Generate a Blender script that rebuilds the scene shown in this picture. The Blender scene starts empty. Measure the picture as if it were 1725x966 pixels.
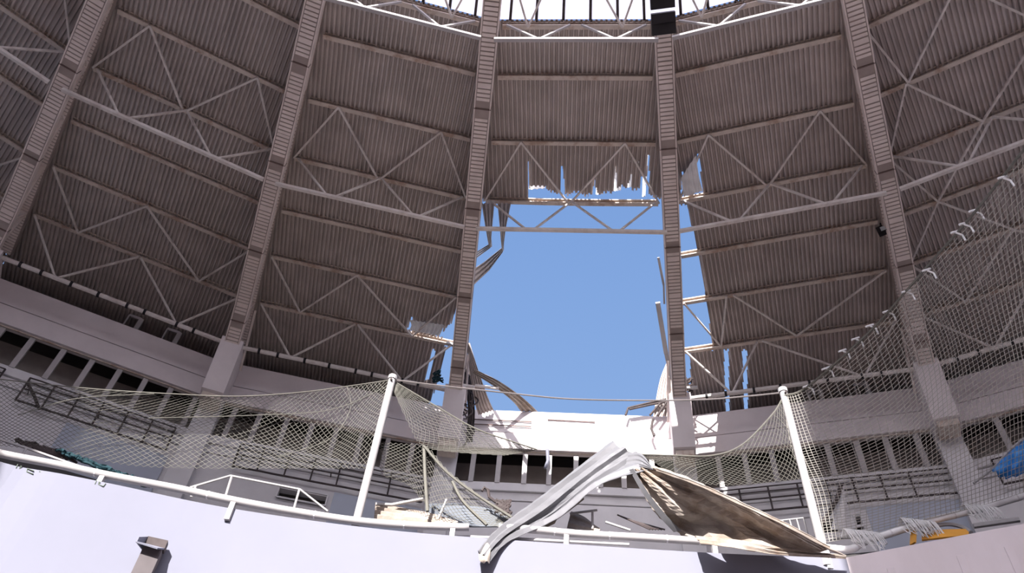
import bpy, math, random
from mathutils import Vector, Matrix
random.seed(7)
# ------------------------------------------------------------------ camera
PITCH, ROLL, FPX = 0.8375, 0.1081, 1270.44
CX, CY = -1.0035, -9.2055          # centre of the arena
A0, DL = -0.5431, 2*math.pi/24     # azimuth of the leftmost rib, rib spacing
EYE = 1.6                          # eye height over the sand
SC = bpy.context.scene
COL = SC.collection
cr, sr, cp, sp = math.cos(ROLL), math.sin(ROLL), math.cos(PITCH), math.sin(PITCH)
U = Vector((0, -sp, cp)); F = Vector((0, cp, sp)); X = Vector((1, 0, 0))
right = X*cr + U*sr; up = X*(-sr) + U*cr
cam_d = bpy.data.cameras.new('camera'); cam = bpy.data.objects.new('camera', cam_d); COL.objects.link(cam)
m = Matrix((right, up, -F)).transposed().to_4x4(); m.translation = Vector((0, 0, EYE)); cam.matrix_world = m
cam_d.sensor_width = 36; cam_d.lens = FPX/1725*36; cam_d.clip_end = 500
SC.camera = cam
# ------------------------------------------------------------------ light
SUN_AZ, SUN_EL, SUN_E = math.radians(15.5), math.radians(30), 13.0
sd = bpy.data.lights.new('sun', 'SUN'); sun = bpy.data.objects.new('sun', sd); COL.objects.link(sun)
sd.energy = SUN_E; sd.angle = math.radians(.5); sd.color = (1, .95, .91)
sdir = Vector((math.sin(SUN_AZ)*math.cos(SUN_EL), math.cos(SUN_AZ)*math.cos(SUN_EL), -math.sin(SUN_EL)))
sun.rotation_euler = sdir.to_track_quat('-Z', 'Y').to_euler(); sun.location = (0, -20, 60)
w = bpy.data.worlds.new('sky'); SC.world = w; w.use_nodes = True
nt = w.node_tree; nt.nodes.clear()
o_ = nt.nodes.new('ShaderNodeOutputWorld'); b_ = nt.nodes.new('ShaderNodeBackground')
tc = nt.nodes.new('ShaderNodeTexCoord'); sx = nt.nodes.new('ShaderNodeSeparateXYZ'); rp = nt.nodes.new('ShaderNodeValToRGB')
rp.color_ramp.elements[0].position = 0.0; rp.color_ramp.elements[0].color = (.42, .60, .86, 1)
rp.color_ramp.elements[1].position = 1.0; rp.color_ramp.elements[1].color = (.16, .31, .68, 1)
e = rp.color_ramp.elements.new(.5); e.color = (.285, .455, .79, 1)
nt.links.new(tc.outputs['Generated'], sx.inputs[0]); nt.links.new(sx.outputs['Z'], rp.inputs[0])
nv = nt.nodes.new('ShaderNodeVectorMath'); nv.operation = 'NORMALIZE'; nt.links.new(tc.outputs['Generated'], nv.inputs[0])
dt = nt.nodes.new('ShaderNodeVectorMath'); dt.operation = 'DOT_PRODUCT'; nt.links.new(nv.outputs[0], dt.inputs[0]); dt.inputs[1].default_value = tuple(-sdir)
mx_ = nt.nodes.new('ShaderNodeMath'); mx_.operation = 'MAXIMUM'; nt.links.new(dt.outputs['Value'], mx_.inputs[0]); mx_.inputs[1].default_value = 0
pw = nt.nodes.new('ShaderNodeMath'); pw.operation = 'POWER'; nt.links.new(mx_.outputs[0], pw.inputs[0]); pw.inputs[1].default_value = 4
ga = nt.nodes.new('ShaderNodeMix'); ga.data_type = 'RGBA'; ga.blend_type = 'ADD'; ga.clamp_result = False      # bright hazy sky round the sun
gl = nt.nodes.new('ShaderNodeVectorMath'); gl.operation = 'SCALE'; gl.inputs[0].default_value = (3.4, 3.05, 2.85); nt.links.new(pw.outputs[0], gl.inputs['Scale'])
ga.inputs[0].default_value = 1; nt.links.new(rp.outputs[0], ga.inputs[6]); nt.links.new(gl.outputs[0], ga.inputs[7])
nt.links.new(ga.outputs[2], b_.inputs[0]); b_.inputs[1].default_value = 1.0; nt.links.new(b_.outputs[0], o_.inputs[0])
SC.view_settings.view_transform = 'Standard'; SC.view_settings.look = 'None'; SC.view_settings.exposure = 0.0
SC.view_settings.gamma = 1; SC.view_settings.use_curve_mapping = False

# ------------------------------------------------------------------ materials
def mat(name, col, rough=.8, metal=0., var=.12, scale=3., col2=None, mix=.5, stretch=(1, 1, 1), sharp=(.45, .7), transl=0.):
    M = bpy.data.materials.new(name); M.use_nodes = True; t = M.node_tree; n = t.nodes; l = t.links
    b = n['Principled BSDF']; b.inputs['Roughness'].default_value = rough; b.inputs['Metallic'].default_value = metal
    b.inputs['Specular IOR Level'].default_value = .25
    g = n.new('ShaderNodeNewGeometry'); mp = n.new('ShaderNodeMapping'); mp.inputs['Scale'].default_value = stretch
    l.new(g.outputs['Position'], mp.inputs[0])
    no = n.new('ShaderNodeTexNoise'); no.inputs['Scale'].default_value = scale; no.inputs['Detail'].default_value = 6
    l.new(mp.outputs[0], no.inputs['Vector'])
    r = n.new('ShaderNodeValToRGB')
    r.color_ramp.elements[0].position = .25; r.color_ramp.elements[1].position = .75
    r.color_ramp.elements[0].color = tuple(c*(1-var) for c in col)+(1,); r.color_ramp.elements[1].color = tuple(min(1, c*(1+var)) for c in col)+(1,)
    l.new(no.outputs['Fac'], r.inputs[0]); out = r.outputs[0]
    if col2:
        n2 = n.new('ShaderNodeTexNoise'); n2.inputs['Scale'].default_value = scale*.6; n2.inputs['Detail'].default_value = 8; n2.inputs['Roughness'].default_value = .7
        l.new(mp.outputs[0], n2.inputs['Vector'])
        mr = n.new('ShaderNodeMapRange'); mr.inputs['From Min'].default_value = sharp[0]; mr.inputs['From Max'].default_value = sharp[1]; mr.inputs['To Max'].default_value = mix
        l.new(n2.outputs['Fac'], mr.inputs['Value'])
        mx = n.new('ShaderNodeMix'); mx.data_type = 'RGBA'; l.new(mr.outputs[0], mx.inputs[0]); l.new(out, mx.inputs[6]); mx.inputs[7].default_value = tuple(col2)+(1,)
        out = mx.outputs[2]
    l.new(out, b.inputs['Base Color'])
    if transl:
        tr = n.new('ShaderNodeBsdfTranslucent'); l.new(out, tr.inputs[0]); ms = n.new('ShaderNodeMixShader'); ms.inputs[0].default_value = transl
        l.new(b.outputs[0], ms.inputs[1]); l.new(tr.outputs[0], ms.inputs[2]); l.new(ms.outputs[0], n['Material Output'].inputs[0])
    return M
M = dict(
 sheet=mat('galvanised_sheet', (.54, .47, .44), .55, .15, .16, 1.2, (.40, .34, .31), .5),
 sheet_old=mat('stained_sheet', (.40, .35, .31), .6, .1, .2, 2., (.2, .14, .10), .75, sharp=(.42, .62)),
 sheet_white=mat('pale_sheet', (.18, .18, .195), .5, .1, .1, 1.5),
 rib=mat('rib_paint', (.85, .74, .69), .75, 0, .1, 2., (.66, .54, .49), .5),
 ribshade=mat('rib_gap_shade', (.40, .33, .30), .85),  # chord base darkened, shade of the gaps between battens put into the colour
 seam=mat('rib_seam', (.16, .11, .10), .85),
 purlin=mat('purlin_paint', (.66, .57, .50), .7, 0, .12, 3., (.36, .22, .15), .7, sharp=(.5, .62)),
 bar=mat('bar_paint', (.80, .74, .70), .65, 0, .1, 3., (.36, .25, .2), .5),
 tube=mat('white_tube', (.50, .47, .47), .5, 0, .08, 3.),
 white=mat('white_steel', (.42, .405, .41), .45, 0, .05, 3.),
 conc=mat('concrete', (.84, .77, .775), .85, 0, .06, .9, (.72, .66, .66), .6),
 concw=mat('white_render', (.215, .22, .275), .85, 0, .03, .7),
 concs=mat('stained_concrete', (.82, .75, .77), .9, 0, .06, 1.3, (.76, .69, .70), .7, (1, 1, .3), (.45, .65)),
 conclow=mat('grey_wall', (.78, .76, .77), .85, 0, .08, 1.2, (.68, .65, .67), .5),
 panel=mat('blue_grey_panel', (.52, .56, .65), .8, 0, .06, 1.),
 deck=mat('gangway_deck', (.085, .08, .08), .95),
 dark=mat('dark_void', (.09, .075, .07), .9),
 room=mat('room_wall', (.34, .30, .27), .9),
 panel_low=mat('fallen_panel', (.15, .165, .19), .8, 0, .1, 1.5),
 black=mat('black_plastic', (.025, .022, .025), .5),
 iron=mat('dark_iron', (.07, .055, .055), .7, 0, .3, 5),
 rope=mat('net_rope', (.17, .165, .145), .9, 0, .1, 5),
 rope_pale=mat('pale_net_rope', (.48, .46, .42), .9, 0, .1, 5),
 cable=mat('steel_cable', (.20, .18, .18), .6),
 orange=mat('orange_plastic', (.85, .42, .08), .5),
 blue=mat('blue_tarpaulin', (.03, .22, .62), .4, 0, .3, 3., (.25, .55, .85), .7),
 teal=mat('teal_net', (.010, .035, .045), .8, 0, .3, 6),
 sky=mat('translucent_panel', (.93, .89, .93), .5, 0, .03, 1., transl=.9),
 sand=mat('sand', (.42, .35, .29), .95, 0, .1, .5),
 glass=mat('lamp_glass', (.75, .78, .80), .2),
 roofout=mat('plain_roof', (.44, .41, .40), .7),
 faded=mat('faded_green_paint', (.15, .18, .15), .9), duct=mat('duct_shaded', (.12, .105, .11), .8), bright=mat('white_tie', (.9, .9, .9), .8),  # duct grey darkened, shade under the chute lip put into its colour
)

# ------------------------------------------------------------------ helpers
class MB:
    def __init__(s): s.v = []; s.f = []
    def add(s, vs, fs):
        n = len(s.v); s.v += [Vector(v) for v in vs]; s.f += [tuple(n+i for i in f) for f in fs]; return s
    def bar(s, p, q, w_, h_, upv=Vector((0, 0, 1)), off=0.):
        p = Vector(p); q = Vector(q); d = (q-p).normalized(); a = d.cross(upv)
        if a.length < 1e-4: a = d.cross(Vector((1, 0, 0)))
        a.normalize(); b = a.cross(d).normalized()
        vs = []
        for c in (p, q):
            for i, j in ((-1, -1), (1, -1), (1, 1), (-1, 1)): vs.append(c+a*i*w_/2+b*(j*h_/2+off))
        return s.add(vs, [(0, 1, 2, 3), (7, 6, 5, 4), (0, 4, 5, 1), (1, 5, 6, 2), (2, 6, 7, 3), (3, 7, 4, 0)])
    def tube(s, pts, r, n=8):
        pts = [Vector(p) for p in pts]; base = len(s.v); m_ = len(pts); prev = None
        for i, p in enumerate(pts):
            d = (pts[min(i+1, m_-1)]-pts[max(i-1, 0)])
            d = d.normalized() if d.length > 1e-6 else Vector((0, 0, 1))
            a = d.orthogonal().normalized() if prev is None else (prev-d*prev.dot(d)).normalized()
            prev = a; b = d.cross(a)
            for k in range(n):
                t = 2*math.pi*k/n; s.v.append(p+(a*math.cos(t)+b*math.sin(t))*r)
        for i in range(m_-1):
            for k in range(n):
                k2 = (k+1) % n; s.f.append((base+i*n+k, base+i*n+k2, base+(i+1)*n+k2, base+(i+1)*n+k))
        if n > 3: s.f.append(tuple(base+k for k in range(n))[::-1]); s.f.append(tuple(base+(m_-1)*n+k for k in range(n)))
        return s
    def box(s, c, ax, ay, az):       # centre and half-axis vectors
        c = Vector(c); ax = Vector(ax); ay = Vector(ay); az = Vector(az)
        vs = [c+ax*i+ay*j+az*k for k in (-1, 1) for i, j in ((-1, -1), (1, -1), (1, 1), (-1, 1))]
        return s.add(vs, [(3, 2, 1, 0), (4, 5, 6, 7), (0, 1, 5, 4), (1, 2, 6, 5), (2, 3, 7, 6), (3, 0, 4, 7)])
    def grid(s, g, keep=None):
        base = len(s.v); nr = len(g); nc = len(g[0])
        for r in g: s.v += r
        for i in range(nr-1):
            for j in range(nc-1):
                if keep is None or keep(i, j): s.f.append((base+i*nc+j, base+i*nc+j+1, base+(i+1)*nc+j+1, base+(i+1)*nc+j))
        return s
    def sweep(s, prof, pts, frames):  # closed profile along a path; frames give (a,b) axes
        base = len(s.v); n = len(prof)
        for p, (a, b) in zip(pts, frames): s.v += [p+a*x+b*y for x, y in prof]
        for i in range(len(pts)-1):
            for k in range(n):
                k2 = (k+1) % n; s.f.append((base+i*n+k, base+i*n+k2, base+(i+1)*n+k2, base+(i+1)*n+k))
        s.f.append(tuple(base+k for k in range(n))[::-1]); s.f.append(tuple(base+(len(pts)-1)*n+k for k in range(n)))
        return s
    def build(s, name, m_, parent=None, smooth=False, solid=0., second=None):
        used = sorted({i for f in s.f for i in f}); mp = {o: n for n, o in enumerate(used)}
        vs = [s.v[i] for i in used]; fs = [tuple(mp[i] for i in f) for f in s.f]
        if parent is None:
            lo = Vector((min(v.x for v in vs)+max(v.x for v in vs), min(v.y for v in vs)+max(v.y for v in vs), 0))/2
            lo.z = min(v.z for v in vs)
            org = lo
        else: org = wloc[parent.name]
        me = bpy.data.meshes.new(name); me.from_pydata([v-org for v in vs], [], fs); me.update()
        if smooth:
            for p in me.polygons: p.use_smooth = True
        me.materials.append(M[m_])
        if second:
            me.materials.append(M[second[1]])
            for p in me.polygons[second[0]:]: p.material_index = 1
        ob = bpy.data.objects.new(name, me); COL.objects.link(ob)
        if parent is None: ob.location = org; wloc[ob.name] = org.copy()
        else: ob.parent = parent; wloc[ob.name] = org.copy()
        if solid:
            md = ob.modifiers.new('thickness', 'SOLIDIFY'); md.thickness = solid; md.offset = 0
        return ob
wloc = {}
def tag(o, label, cat, group=None):
    o['label'] = label; o['category'] = cat
    if group: o['group'] = group
    return o
def thing(name, label, cat, loc, group=None):
    o = bpy.data.objects.new(name, None); COL.objects.link(o); o.location = loc; o.empty_display_size = .2
    wloc[o.name] = Vector(loc); return tag(o, label, cat, group)
def struct(o): o['kind'] = 'structure'; return o

C = Vector((CX, CY, 0))
def er(a): return Vector((math.sin(a), math.cos(a), 0))
def et(a): return Vector((math.cos(a), -math.sin(a), 0))
def P(R, fr, h): return C + er(A0+fr*DL)*R + Vector((0, 0, h+EYE))
def V(i, R, fr, h, off=0.):       # on the straight wall side of bay i, off = towards the arena centre
    a = C+er(A0+i*DL)*R; b = C+er(A0+(i+1)*DL)*R
    return a+(b-a)*fr - er(A0+(i+.5)*DL)*off + Vector((0, 0, h+EYE))
def ray(u, v):
    a = u-862.5; b = v-483
    return X*((cr*a+sr*b)/FPX) + F + U*(-(-sr*a+cr*b)/FPX)
def cyl(u, v, R):                 # point seen at photo position (u,v) standing R from the arena centre
    r = ray(u, v); A = r.x*r.x+r.y*r.y; B = -2*(r.x*CX+r.y*CY); c = CX*CX+CY*CY-R*R
    t = (-B+math.sqrt(max(0, B*B-4*A*c)))/(2*A); return Vector((r.x*t, r.y*t, r.z*t+EYE))
def ath(u, v, h): r = ray(u, v); t = h/r.z; return Vector((r.x*t, r.y*t, h+EYE))
def project(p):
    q = p-Vector((0, 0, EYE)); d = q.dot(F); return (862.5+q.dot(right)/d*FPX, 483-q.dot(up)/d*FPX)
def inpoly(x, y, pl):
    c = False; n = len(pl)
    for i in range(n):
        x1, y1 = pl[i]; x2, y2 = pl[(i+1) % n]
        if (y1 > y) != (y2 > y) and x < (x2-x1)*(y-y1)/(y2-y1)+x1: c = not c
    return c
def lerp(xs, x):
    for (x0, y0), (x1, y1) in zip(xs, xs[1:]):
        if x <= x1: break
    return y0+(y1-y0)*(x-x0)/(x1-x0)
def cat(pts, n):                  # Catmull-Rom through points
    out = []; m_ = len(pts)-1
    for k in range(n+1):
        t = k/n*m_; i = min(int(t), m_-1); t -= i
        p1, p2 = pts[i], pts[i+1]; p0 = pts[i-1] if i > 0 else p1*2-p2; p3 = pts[i+2] if i+2 <= m_ else p2*2-p1
        out.append(((p1*2)+(p2-p0)*t+(p0*2-p1*5+p2*4-p3)*t*t+(p1*3-p0-p2*3+p3)*t**3)*.5)
    return out
def lin(pts, n):
    out = []; m_ = len(pts)-1
    for k in range(n+1):
        t = k/n*m_; i = min(int(t), m_-1); out.append(pts[i].lerp(pts[i+1], t-i))
    return out
def patch(rows, nu, nv, sharp=False):   # rows of control points -> (nv+1) x (nu+1) grid
    f = lin if sharp else cat
    rs = [f(r, nu) for r in rows]; cols = [f([r[j] for r in rs], nv) for j in range(nu+1)]
    return [[cols[j][i] for j in range(nu+1)] for i in range(nv+1)]
def px(*a): return [cyl(*p) for p in a]
TOOTH = ((0, 0), (.3, 0), (.42, 1), (.82, 1), (.94, 0))
def wave(t): t %= 1; return lerp([(0, 0), (.3, 0), (.45, 1), (.8, 1), (.95, 0), (1, 0)], t)
def corr(rows, nu, waves, amp, noise=0., sharp=False):   # sheet corrugated across its rows (waves run along the rows)
    nv = waves*5; g = patch(rows, nu, nv, sharp); n = len(g)
    ng = []
    for i in range(n):
        r = []
        for j in range(nu+1):
            a = g[min(i+1, n-1)][j]-g[max(i-1, 0)][j]; b = g[i][min(j+1, nu)]-g[i][max(j-1, 0)]
            nn = a.cross(b); nn = nn.normalized() if nn.length > 1e-9 else Vector((0, 0, 1))
            ph = (i % 5); h = (0, 0, 1, 1, 0)[ph] if i < nv else 0
            r.append(g[i][j]+nn*(h*amp+noise*math.sin(i*.9+j*1.3)*math.cos(j*.7+i*.31)))
        ng.append(r)
    return ng

# ring heights / radii of the roof framing (radius at the ribs, height over the eye)
RING = {0: (17.76, 20.01), 1: (19.29, 20.07), 2: (21.40, 19.97), 3: (23.41, 19.69), 4: (25.34, 19.34), 5: (27.24, 19.12), 6: (29.39, 18.86)}
COSH = math.cos(DL/2)
def roof_h(R): return lerp([(RING[k][0], RING[k][1]) for k in range(7)]+[(34.5, 18.15)], R) + .24
WIN = 'window'
BAYNAME = {-1: 'beyond the leftmost rib', 0: 'between the two leftmost ribs', 1: 'in the bay left of the torn opening', 2: 'in the middle bay with the torn opening',
           3: 'in the bay right of the torn opening', 4: 'beyond the rightmost rib'}

# ================================================================== SETTING
NB = 24
flo = MB(); ring = [P(31.9, k*.5, -EYE) for k in range(48)]; flo.add(ring, [tuple(range(48))[::-1]])
struct(flo.build('floor', 'sand'))
# roof sheeting, real corrugations in the bays in view
PITCHW = .135
def sheet_bay(i, r0=17.7, r1=34.0, rows=None, keep=None, disp=None, step=None):
    am = A0+(i+.5)*DL; e_r = er(am); e_t = et(am); tan = math.tan(DL/2)
    amax = r1*COSH; smax = amax*tan
    rr = rows or [r0]+[RING[k][0] for k in range(1, 7)]+[r1]
    if step:
        n = int((r1-r0)/step); rr = [r0+(r1-r0)*k/n for k in range(n+1)]
    cols = []; k = -int(smax/PITCHW)-1
    while k*PITCHW < smax:
        for t, h in TOOTH: cols.append((k*PITCHW+t*PITCHW, h))
        k += 1
    g = []; cnt = 0
    for R in rr:
        a = R*COSH; row = []
        for s, h in cols:
            row.append(C+e_r*a+e_t*s+Vector((0, 0, roof_h(R)+EYE-h*.08)))
        g.append(row)
    b = MB(); base = 0
    nc = len(cols); b.v = [p for r in g for p in r]
    PR = [[project(p) for p in r] for r in g] if keep else None
    for r in range(len(rr)-1):
        for c in range(nc-1):
            s0 = (cols[c][0]+cols[c+1][0])/2; a0, a1 = rr[r]*COSH, rr[r+1]*COSH
            lim0, lim1 = a0*tan-.0, a1*tan
            if abs(s0) > lim1: continue
            q = [r*nc+c, r*nc+c+1, (r+1)*nc+c+1, (r+1)*nc+c]
            if abs(s0) > lim0:      # cut on the rib line
                a_ = abs(s0)/tan; t = (a_-a0)/(a1-a0)
                n0 = len(b.v); b.v += [g[r][c].lerp(g[r+1][c], t), g[r][c+1].lerp(g[r+1][c+1], t)]; q = [n0, n0+1, q[2], q[3]]
            if keep:
                x, y = PR[r][c]; x2, y2 = PR[r+1][c+1]
                if not keep((x+x2)/2, (y+y2)/2, c//5): continue
            b.f.append(tuple(q))
    if disp: b.v = [disp(v) for v in b.v]
    return b
jit = [random.uniform(-1, 1) for _ in range(400)]
def keep2(x, y, c):
    if x < 890: lim = 338
    elif x < 928: lim = 317+4*jit[c]
    elif x < 950: lim = 326+4*jit[c]
    elif x < 1000: lim = 328+5*jit[c]
    elif x < 1040: lim = 325+4*jit[c]
    elif x < 1078: lim = 316+5*jit[c]
    elif x < 1090: lim = 300
    else: lim = 333+4*jit[c]
    if y > lim: return False
    for sl in ([(944, 328), (947, 268), (952, 328)], [(997, 330), (1002, 305), (1007, 330)], [(1086, 335), (1092, 262), (1095, 262), (1092, 335)], [(1032, 327), (1036, 275), (1041, 327)], [(1056, 320), (1066, 285), (1062, 320)], [(889, 330), (889, 255), (893, 330)]):
        if inpoly(x, y, sl): return False
    return True
def keep3(x, y, c):
    edge = lerp([(330, 1100), (341, 1100), (345, 1158), (365, 1163), (400, 1172), (480, 1187), (565, 1199), (590, 1203), (596, 1100), (900, 1100)], y)
    if 342 < y < 590 and x < edge+1.5*jit[c]: return False
    if y >= 590:
        if x < 1163: return False
        for a, b_ in ((1221, 1228), (1252, 1259)):
            if a+2*(y-640)/60 < x < b_ + (y-640)/60: return False
    if inpoly(x, y, [(1146, 342), (1150, 290), (1158, 300), (1160, 342)]): return False
    if inpoly(x, y, [(1168, 330), (1174, 262), (1177, 262), (1185, 325)]): return False
    return True
def keep1(x, y, c):
    e_ = lerp([(-100, 2000), (518, 2000), (520, 768), (545, 760), (562, 745), (575, 748), (588, 752), (640, 738), (700, 718)], y)
    if x > e_+1.5*jit[c]: return False
    if inpoly(x, y, [(686, 556), (693, 534), (697, 548), (720, 546), (745, 551), (752, 572), (735, 566), (715, 556)]): return False
    if inpoly(x, y, [(715, 640), (728, 590), (733, 590), (722, 640)]): return False
    return True
lab = {-1: 'leftmost bay', 0: 'left bay', 1: 'second bay', 2: 'middle', 3: 'right', 4: 'rightmost'}
for i in range(-1, 5):
    kp = {1: keep1, 2: keep2, 3: keep3}.get(i)
    b = sheet_bay(i, keep=kp, step=.12 if kp else None)
    o = struct(b.build('ceiling', 'sheet'))
    o['label'] = 'corrugated grey metal roof sheeting '+BAYNAME[i]
for i in range(5, 23):       # the rest of the ring, all round behind the camera
    b = MB(); b.grid([[P(R, i, roof_h(R)), P(R, i+1, roof_h(R))] for R in (17.7, 19.3, 23.4, 29.4, 34)])
    struct(b.build('ceiling', 'roofout', solid=.04))
# translucent skylight ring
SKR = [(17.72, 20.30), (16.7, 20.56), (15.4, 20.9)]
for i in range(-2, 23):
    if True:
        b = MB(); b.grid([[P(R, i+.0, h), P(R, i+1, h)] for R, h in SKR]); 
        o = struct(b.build('window_%d' % (i+10), 'sky', solid=.01)); o['label'] = 'translucent white skylight strip above the roof ' + (BAYNAME[i] if i in BAYNAME else 'out at the side')
    if -1 <= i <= 4:
        for fr in (.11, .265, .425, .585, .745, .90):
            b = MB()
            for (R0, h0), (R1, h1) in zip(SKR, SKR[1:]): b.bar(P(R0*1, i+fr, h0-.06), P(R1, i+fr, h1-.06), .07, .09)
            b.build('glazing_bar', 'iron', o)
        for fa, fb in ((.0, .22), (.45, .22), (.45, .77), (1., .77)):
            b = MB(); b.bar(P(15.5, i+fa, 20.7), P(17.7, i+fb, 19.95), .05, .05); b.build('brace', 'bar', o)
# added out-of-view translucent panel, keeps sun off the right barrier and spreads fill
b = MB(); 
for (x0, y0, x1, y1) in ((2.0, -9, 16, 9.5),):
    a = SUN_AZ; ey = er(a); ex = et(a)
    pts = [C+ex*x+ey*y+Vector((0, 0, 22.2+EYE)) for x, y in ((x0, y0), (x1, y0), (x1, y1), (x0, y1))]
    b.grid([[pts[0], pts[1]], [pts[3], pts[2]]])
struct(b.build('ceiling', 'sky', solid=.03))['label'] = 'added translucent panel blocking sun from the right barrier'

# --- outer wall: parapet, window band, lower wall
def strip_wall(i, R0, h0, R1, h1, t=.25, f0=0., f1=1.):
    b = MB(); q = [V(i, R0, f0, h0), V(i, R0, f1, h0), V(i, R1, f1, h1), V(i, R1, f0, h1)]
    o = er(A0+(i+.5)*DL)*t; b.add(q+[p+o for p in q], [(0, 1, 2, 3), (7, 6, 5, 4), (0, 4, 5, 1), (1, 5, 6, 2), (2, 6, 7, 3), (3, 7, 4, 0)]); return b
NM = {0: 'far_left', 1: 'left', 2: 'middle', 3: 'right', 4: 'far_right', -1: 'outer_left'}
for i in range(-1, 5):
    hb = {0: 17.60, -1: 17.6}.get(i, 17.68)
    b = strip_wall(i, 31.6, 16.75, 31.55, hb, .3); b.v = list(b.v)
    c2 = strip_wall(i, 31.55, 16.0, 31.55, 16.68, .34); b.add(c2.v, c2.f)
    g_ = strip_wall(i, 31.75, 16.6, 31.75, 16.85, .15); b.add(g_.v, g_.f)
    o = struct(b.build('wall_'+NM[i], 'conc' if i != 2 else 'conc')); o['label'] = 'two-band concrete parapet '+BAYNAME[i]
    if i == 2:
        b2 = MB()
        for hh in (17.22, 17.0): b2.bar(V(2, 31.55, .03, hh, .02), V(2, 31.55, .35, hh-.02, .02), .03, .03)
        b2.bar(V(2, 31.55, .42, 17.33, .015), V(2, 31.55, .63, 17.3, .015), .03, .025)
        b2.build('crack', 'seam', o)
    # lower wall under the windows
    b = strip_wall(i, 31.75, 14.42, 31.75, 14.72, .3); c2 = strip_wall(i, 31.85, 14.1, 31.85, 14.40, .3); b.add(c2.v, c2.f)
    holes = {1: (.37, .56, 12.93, 13.32), 3: (.47, .615, 12.85, 13.3)}.get(i)
    if holes:
        fa, fb, ha, hb_ = holes
        for (f0, f1, h0, h1) in ((0, 1, hb_, 14.06), (0, fa, ha, hb_), (fb, 1, ha, hb_), (0, 1, 7, ha)):
            c2 = strip_wall(i, 31.87, h0, 31.87, h1, .3, f0, f1); b.add(c2.v, c2.f)
    else:
        c2 = strip_wall(i, 31.87, 7, 31.87, 14.06, .3); b.add(c2.v, c2.f)
    c2 = strip_wall(i, 31.95, 14.0, 31.95, 14.5, .2); b.add(c2.v, c2.f)
    o = struct(b.build('wall_lower_'+NM[i], 'conclow')); o['label'] = 'grey wall under the windows '+BAYNAME[i]
    # room behind the windows
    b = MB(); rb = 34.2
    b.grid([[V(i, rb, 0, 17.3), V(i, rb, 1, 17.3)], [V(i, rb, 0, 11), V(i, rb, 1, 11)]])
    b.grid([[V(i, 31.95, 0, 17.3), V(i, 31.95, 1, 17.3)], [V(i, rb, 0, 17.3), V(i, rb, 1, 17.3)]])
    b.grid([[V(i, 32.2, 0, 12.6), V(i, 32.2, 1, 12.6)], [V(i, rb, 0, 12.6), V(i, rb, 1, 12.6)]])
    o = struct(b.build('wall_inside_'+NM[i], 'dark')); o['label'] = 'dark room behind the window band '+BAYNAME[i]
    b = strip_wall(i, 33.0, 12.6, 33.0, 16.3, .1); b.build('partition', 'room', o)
    # window band, mullions as parts
    w_ = struct(thing('window_%d' % (i+2), 'band of open windows with white mullions '+BAYNAME[i], 'window', V(i, 31.8, .5, 14.72)))
    fr = {0: [.06, .17, .28, .398, .508, .615, .719, .822, .925], 1: [.093, .196, .309, .415, .518, .625, .739, .846],
          2: [.113, .223, .333, .436, .548, .65, .746, .865], 3: [.14, .246, .353, .46, .568, .677, .786, .897], 4: [.182, .29, .4, .51], -1: [.5, .6, .7, .8, .9]}[i]
    for f in fr:
        b = MB(); b.bar(V(i, 31.78, f, 14.7), V(i, 31.78, f, 16.05), .17, .12, er(A0+(i+.5)*DL)); b.build('mullion', 'tube', w_)
    b = MB(); b.bar(V(i, 31.68, 0, 15.98), V(i, 31.68, 1, 15.98), .05, .05); b.build('head_rail', 'purlin', w_)
    del w_['category']
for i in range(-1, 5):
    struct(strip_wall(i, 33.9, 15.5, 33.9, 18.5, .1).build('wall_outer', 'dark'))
for i in range(5, 23):
    b = strip_wall(i, 31.7, -EYE, 31.7, 17.6, .3); struct(b.build('wall_back', 'conc'))
# concrete columns carrying the ribs
CN = {-1: 'outside left', 0: 'leftmost', 1: 'second from left', 2: 'at the left edge of the torn opening', 3: 'at the right edge of the torn opening', 4: 'rightmost, behind the hanging net'}
for i in range(0, 5):
    t = thing('concrete_column', 'grey concrete wall column under the roof rib, '+CN[i], 'column', P(31.6, i, 9))
    a = A0+i*DL; e1, e2 = et(a), er(a); z = Vector((0, 0, 1))
    b = MB(); prof = []
    q = [(29.55, 17.15), (31.7, 17.75), (31.7, 15.45), (30.75, 15.35), (30.3, 15.45)]
    base = [P(R, i, h) for R, h in q]; n = len(q)
    b.add([p-e1*.36 for p in base]+[p+e1*.36 for p in base], [tuple(range(n))[::-1], tuple(range(n, 2*n))]+[(k, (k+1) % n, n+(k+1) % n, n+k) for k in range(n)])
    b.build('bracket', 'conc', t)
    b = MB(); b.box(P(31.62, i, 12.0), e1*.36, e2*.3, z*3.9); b.build('shaft', 'conclow', t)
    b = MB(); b.box(P(30.75, i, 15.3), e1*.30, e2*.35, z*.1); b.build('bearing_pad', 'purlin', t)

# --- seating tier deck and inner barrier
BPX = [(-260, 660), (-120, 730), (6, 780), (100, 798), (200, 818), (350, 850), (500, 874), (650, 893), (800, 906), (1000, 920), (1180, 931), (1310, 937), (1425, 940)]
BH = 8.6
bl = cat([ath(u, v, BH) for u, v in BPX], 60)
br_ = lin([ath(1425, 940, BH), ath(1717, 884, BH), ath(1900, 846, BH)], 8)
def wall_strip(pts, z0, z1, t, name, m_, label):
    b = MB(); n = len(pts)
    out = [ (p-C).normalized() for p in [Vector((q.x, q.y, 0)) for q in pts]]
    g = []
    for p, o in zip(pts, out):
        g.append([Vector((p.x, p.y, z0)), Vector((p.x, p.y, z1)), Vector((p.x, p.y, z1))+o*t, Vector((p.x, p.y, z0))+o*t])
    b.grid(g); b.f.append((0, 1, 2, 3)); k = (n-1)*4; b.f.append((k+3, k+2, k+1, k))
    o = struct(b.build(name, m_)); o['label'] = label; return o
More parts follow.
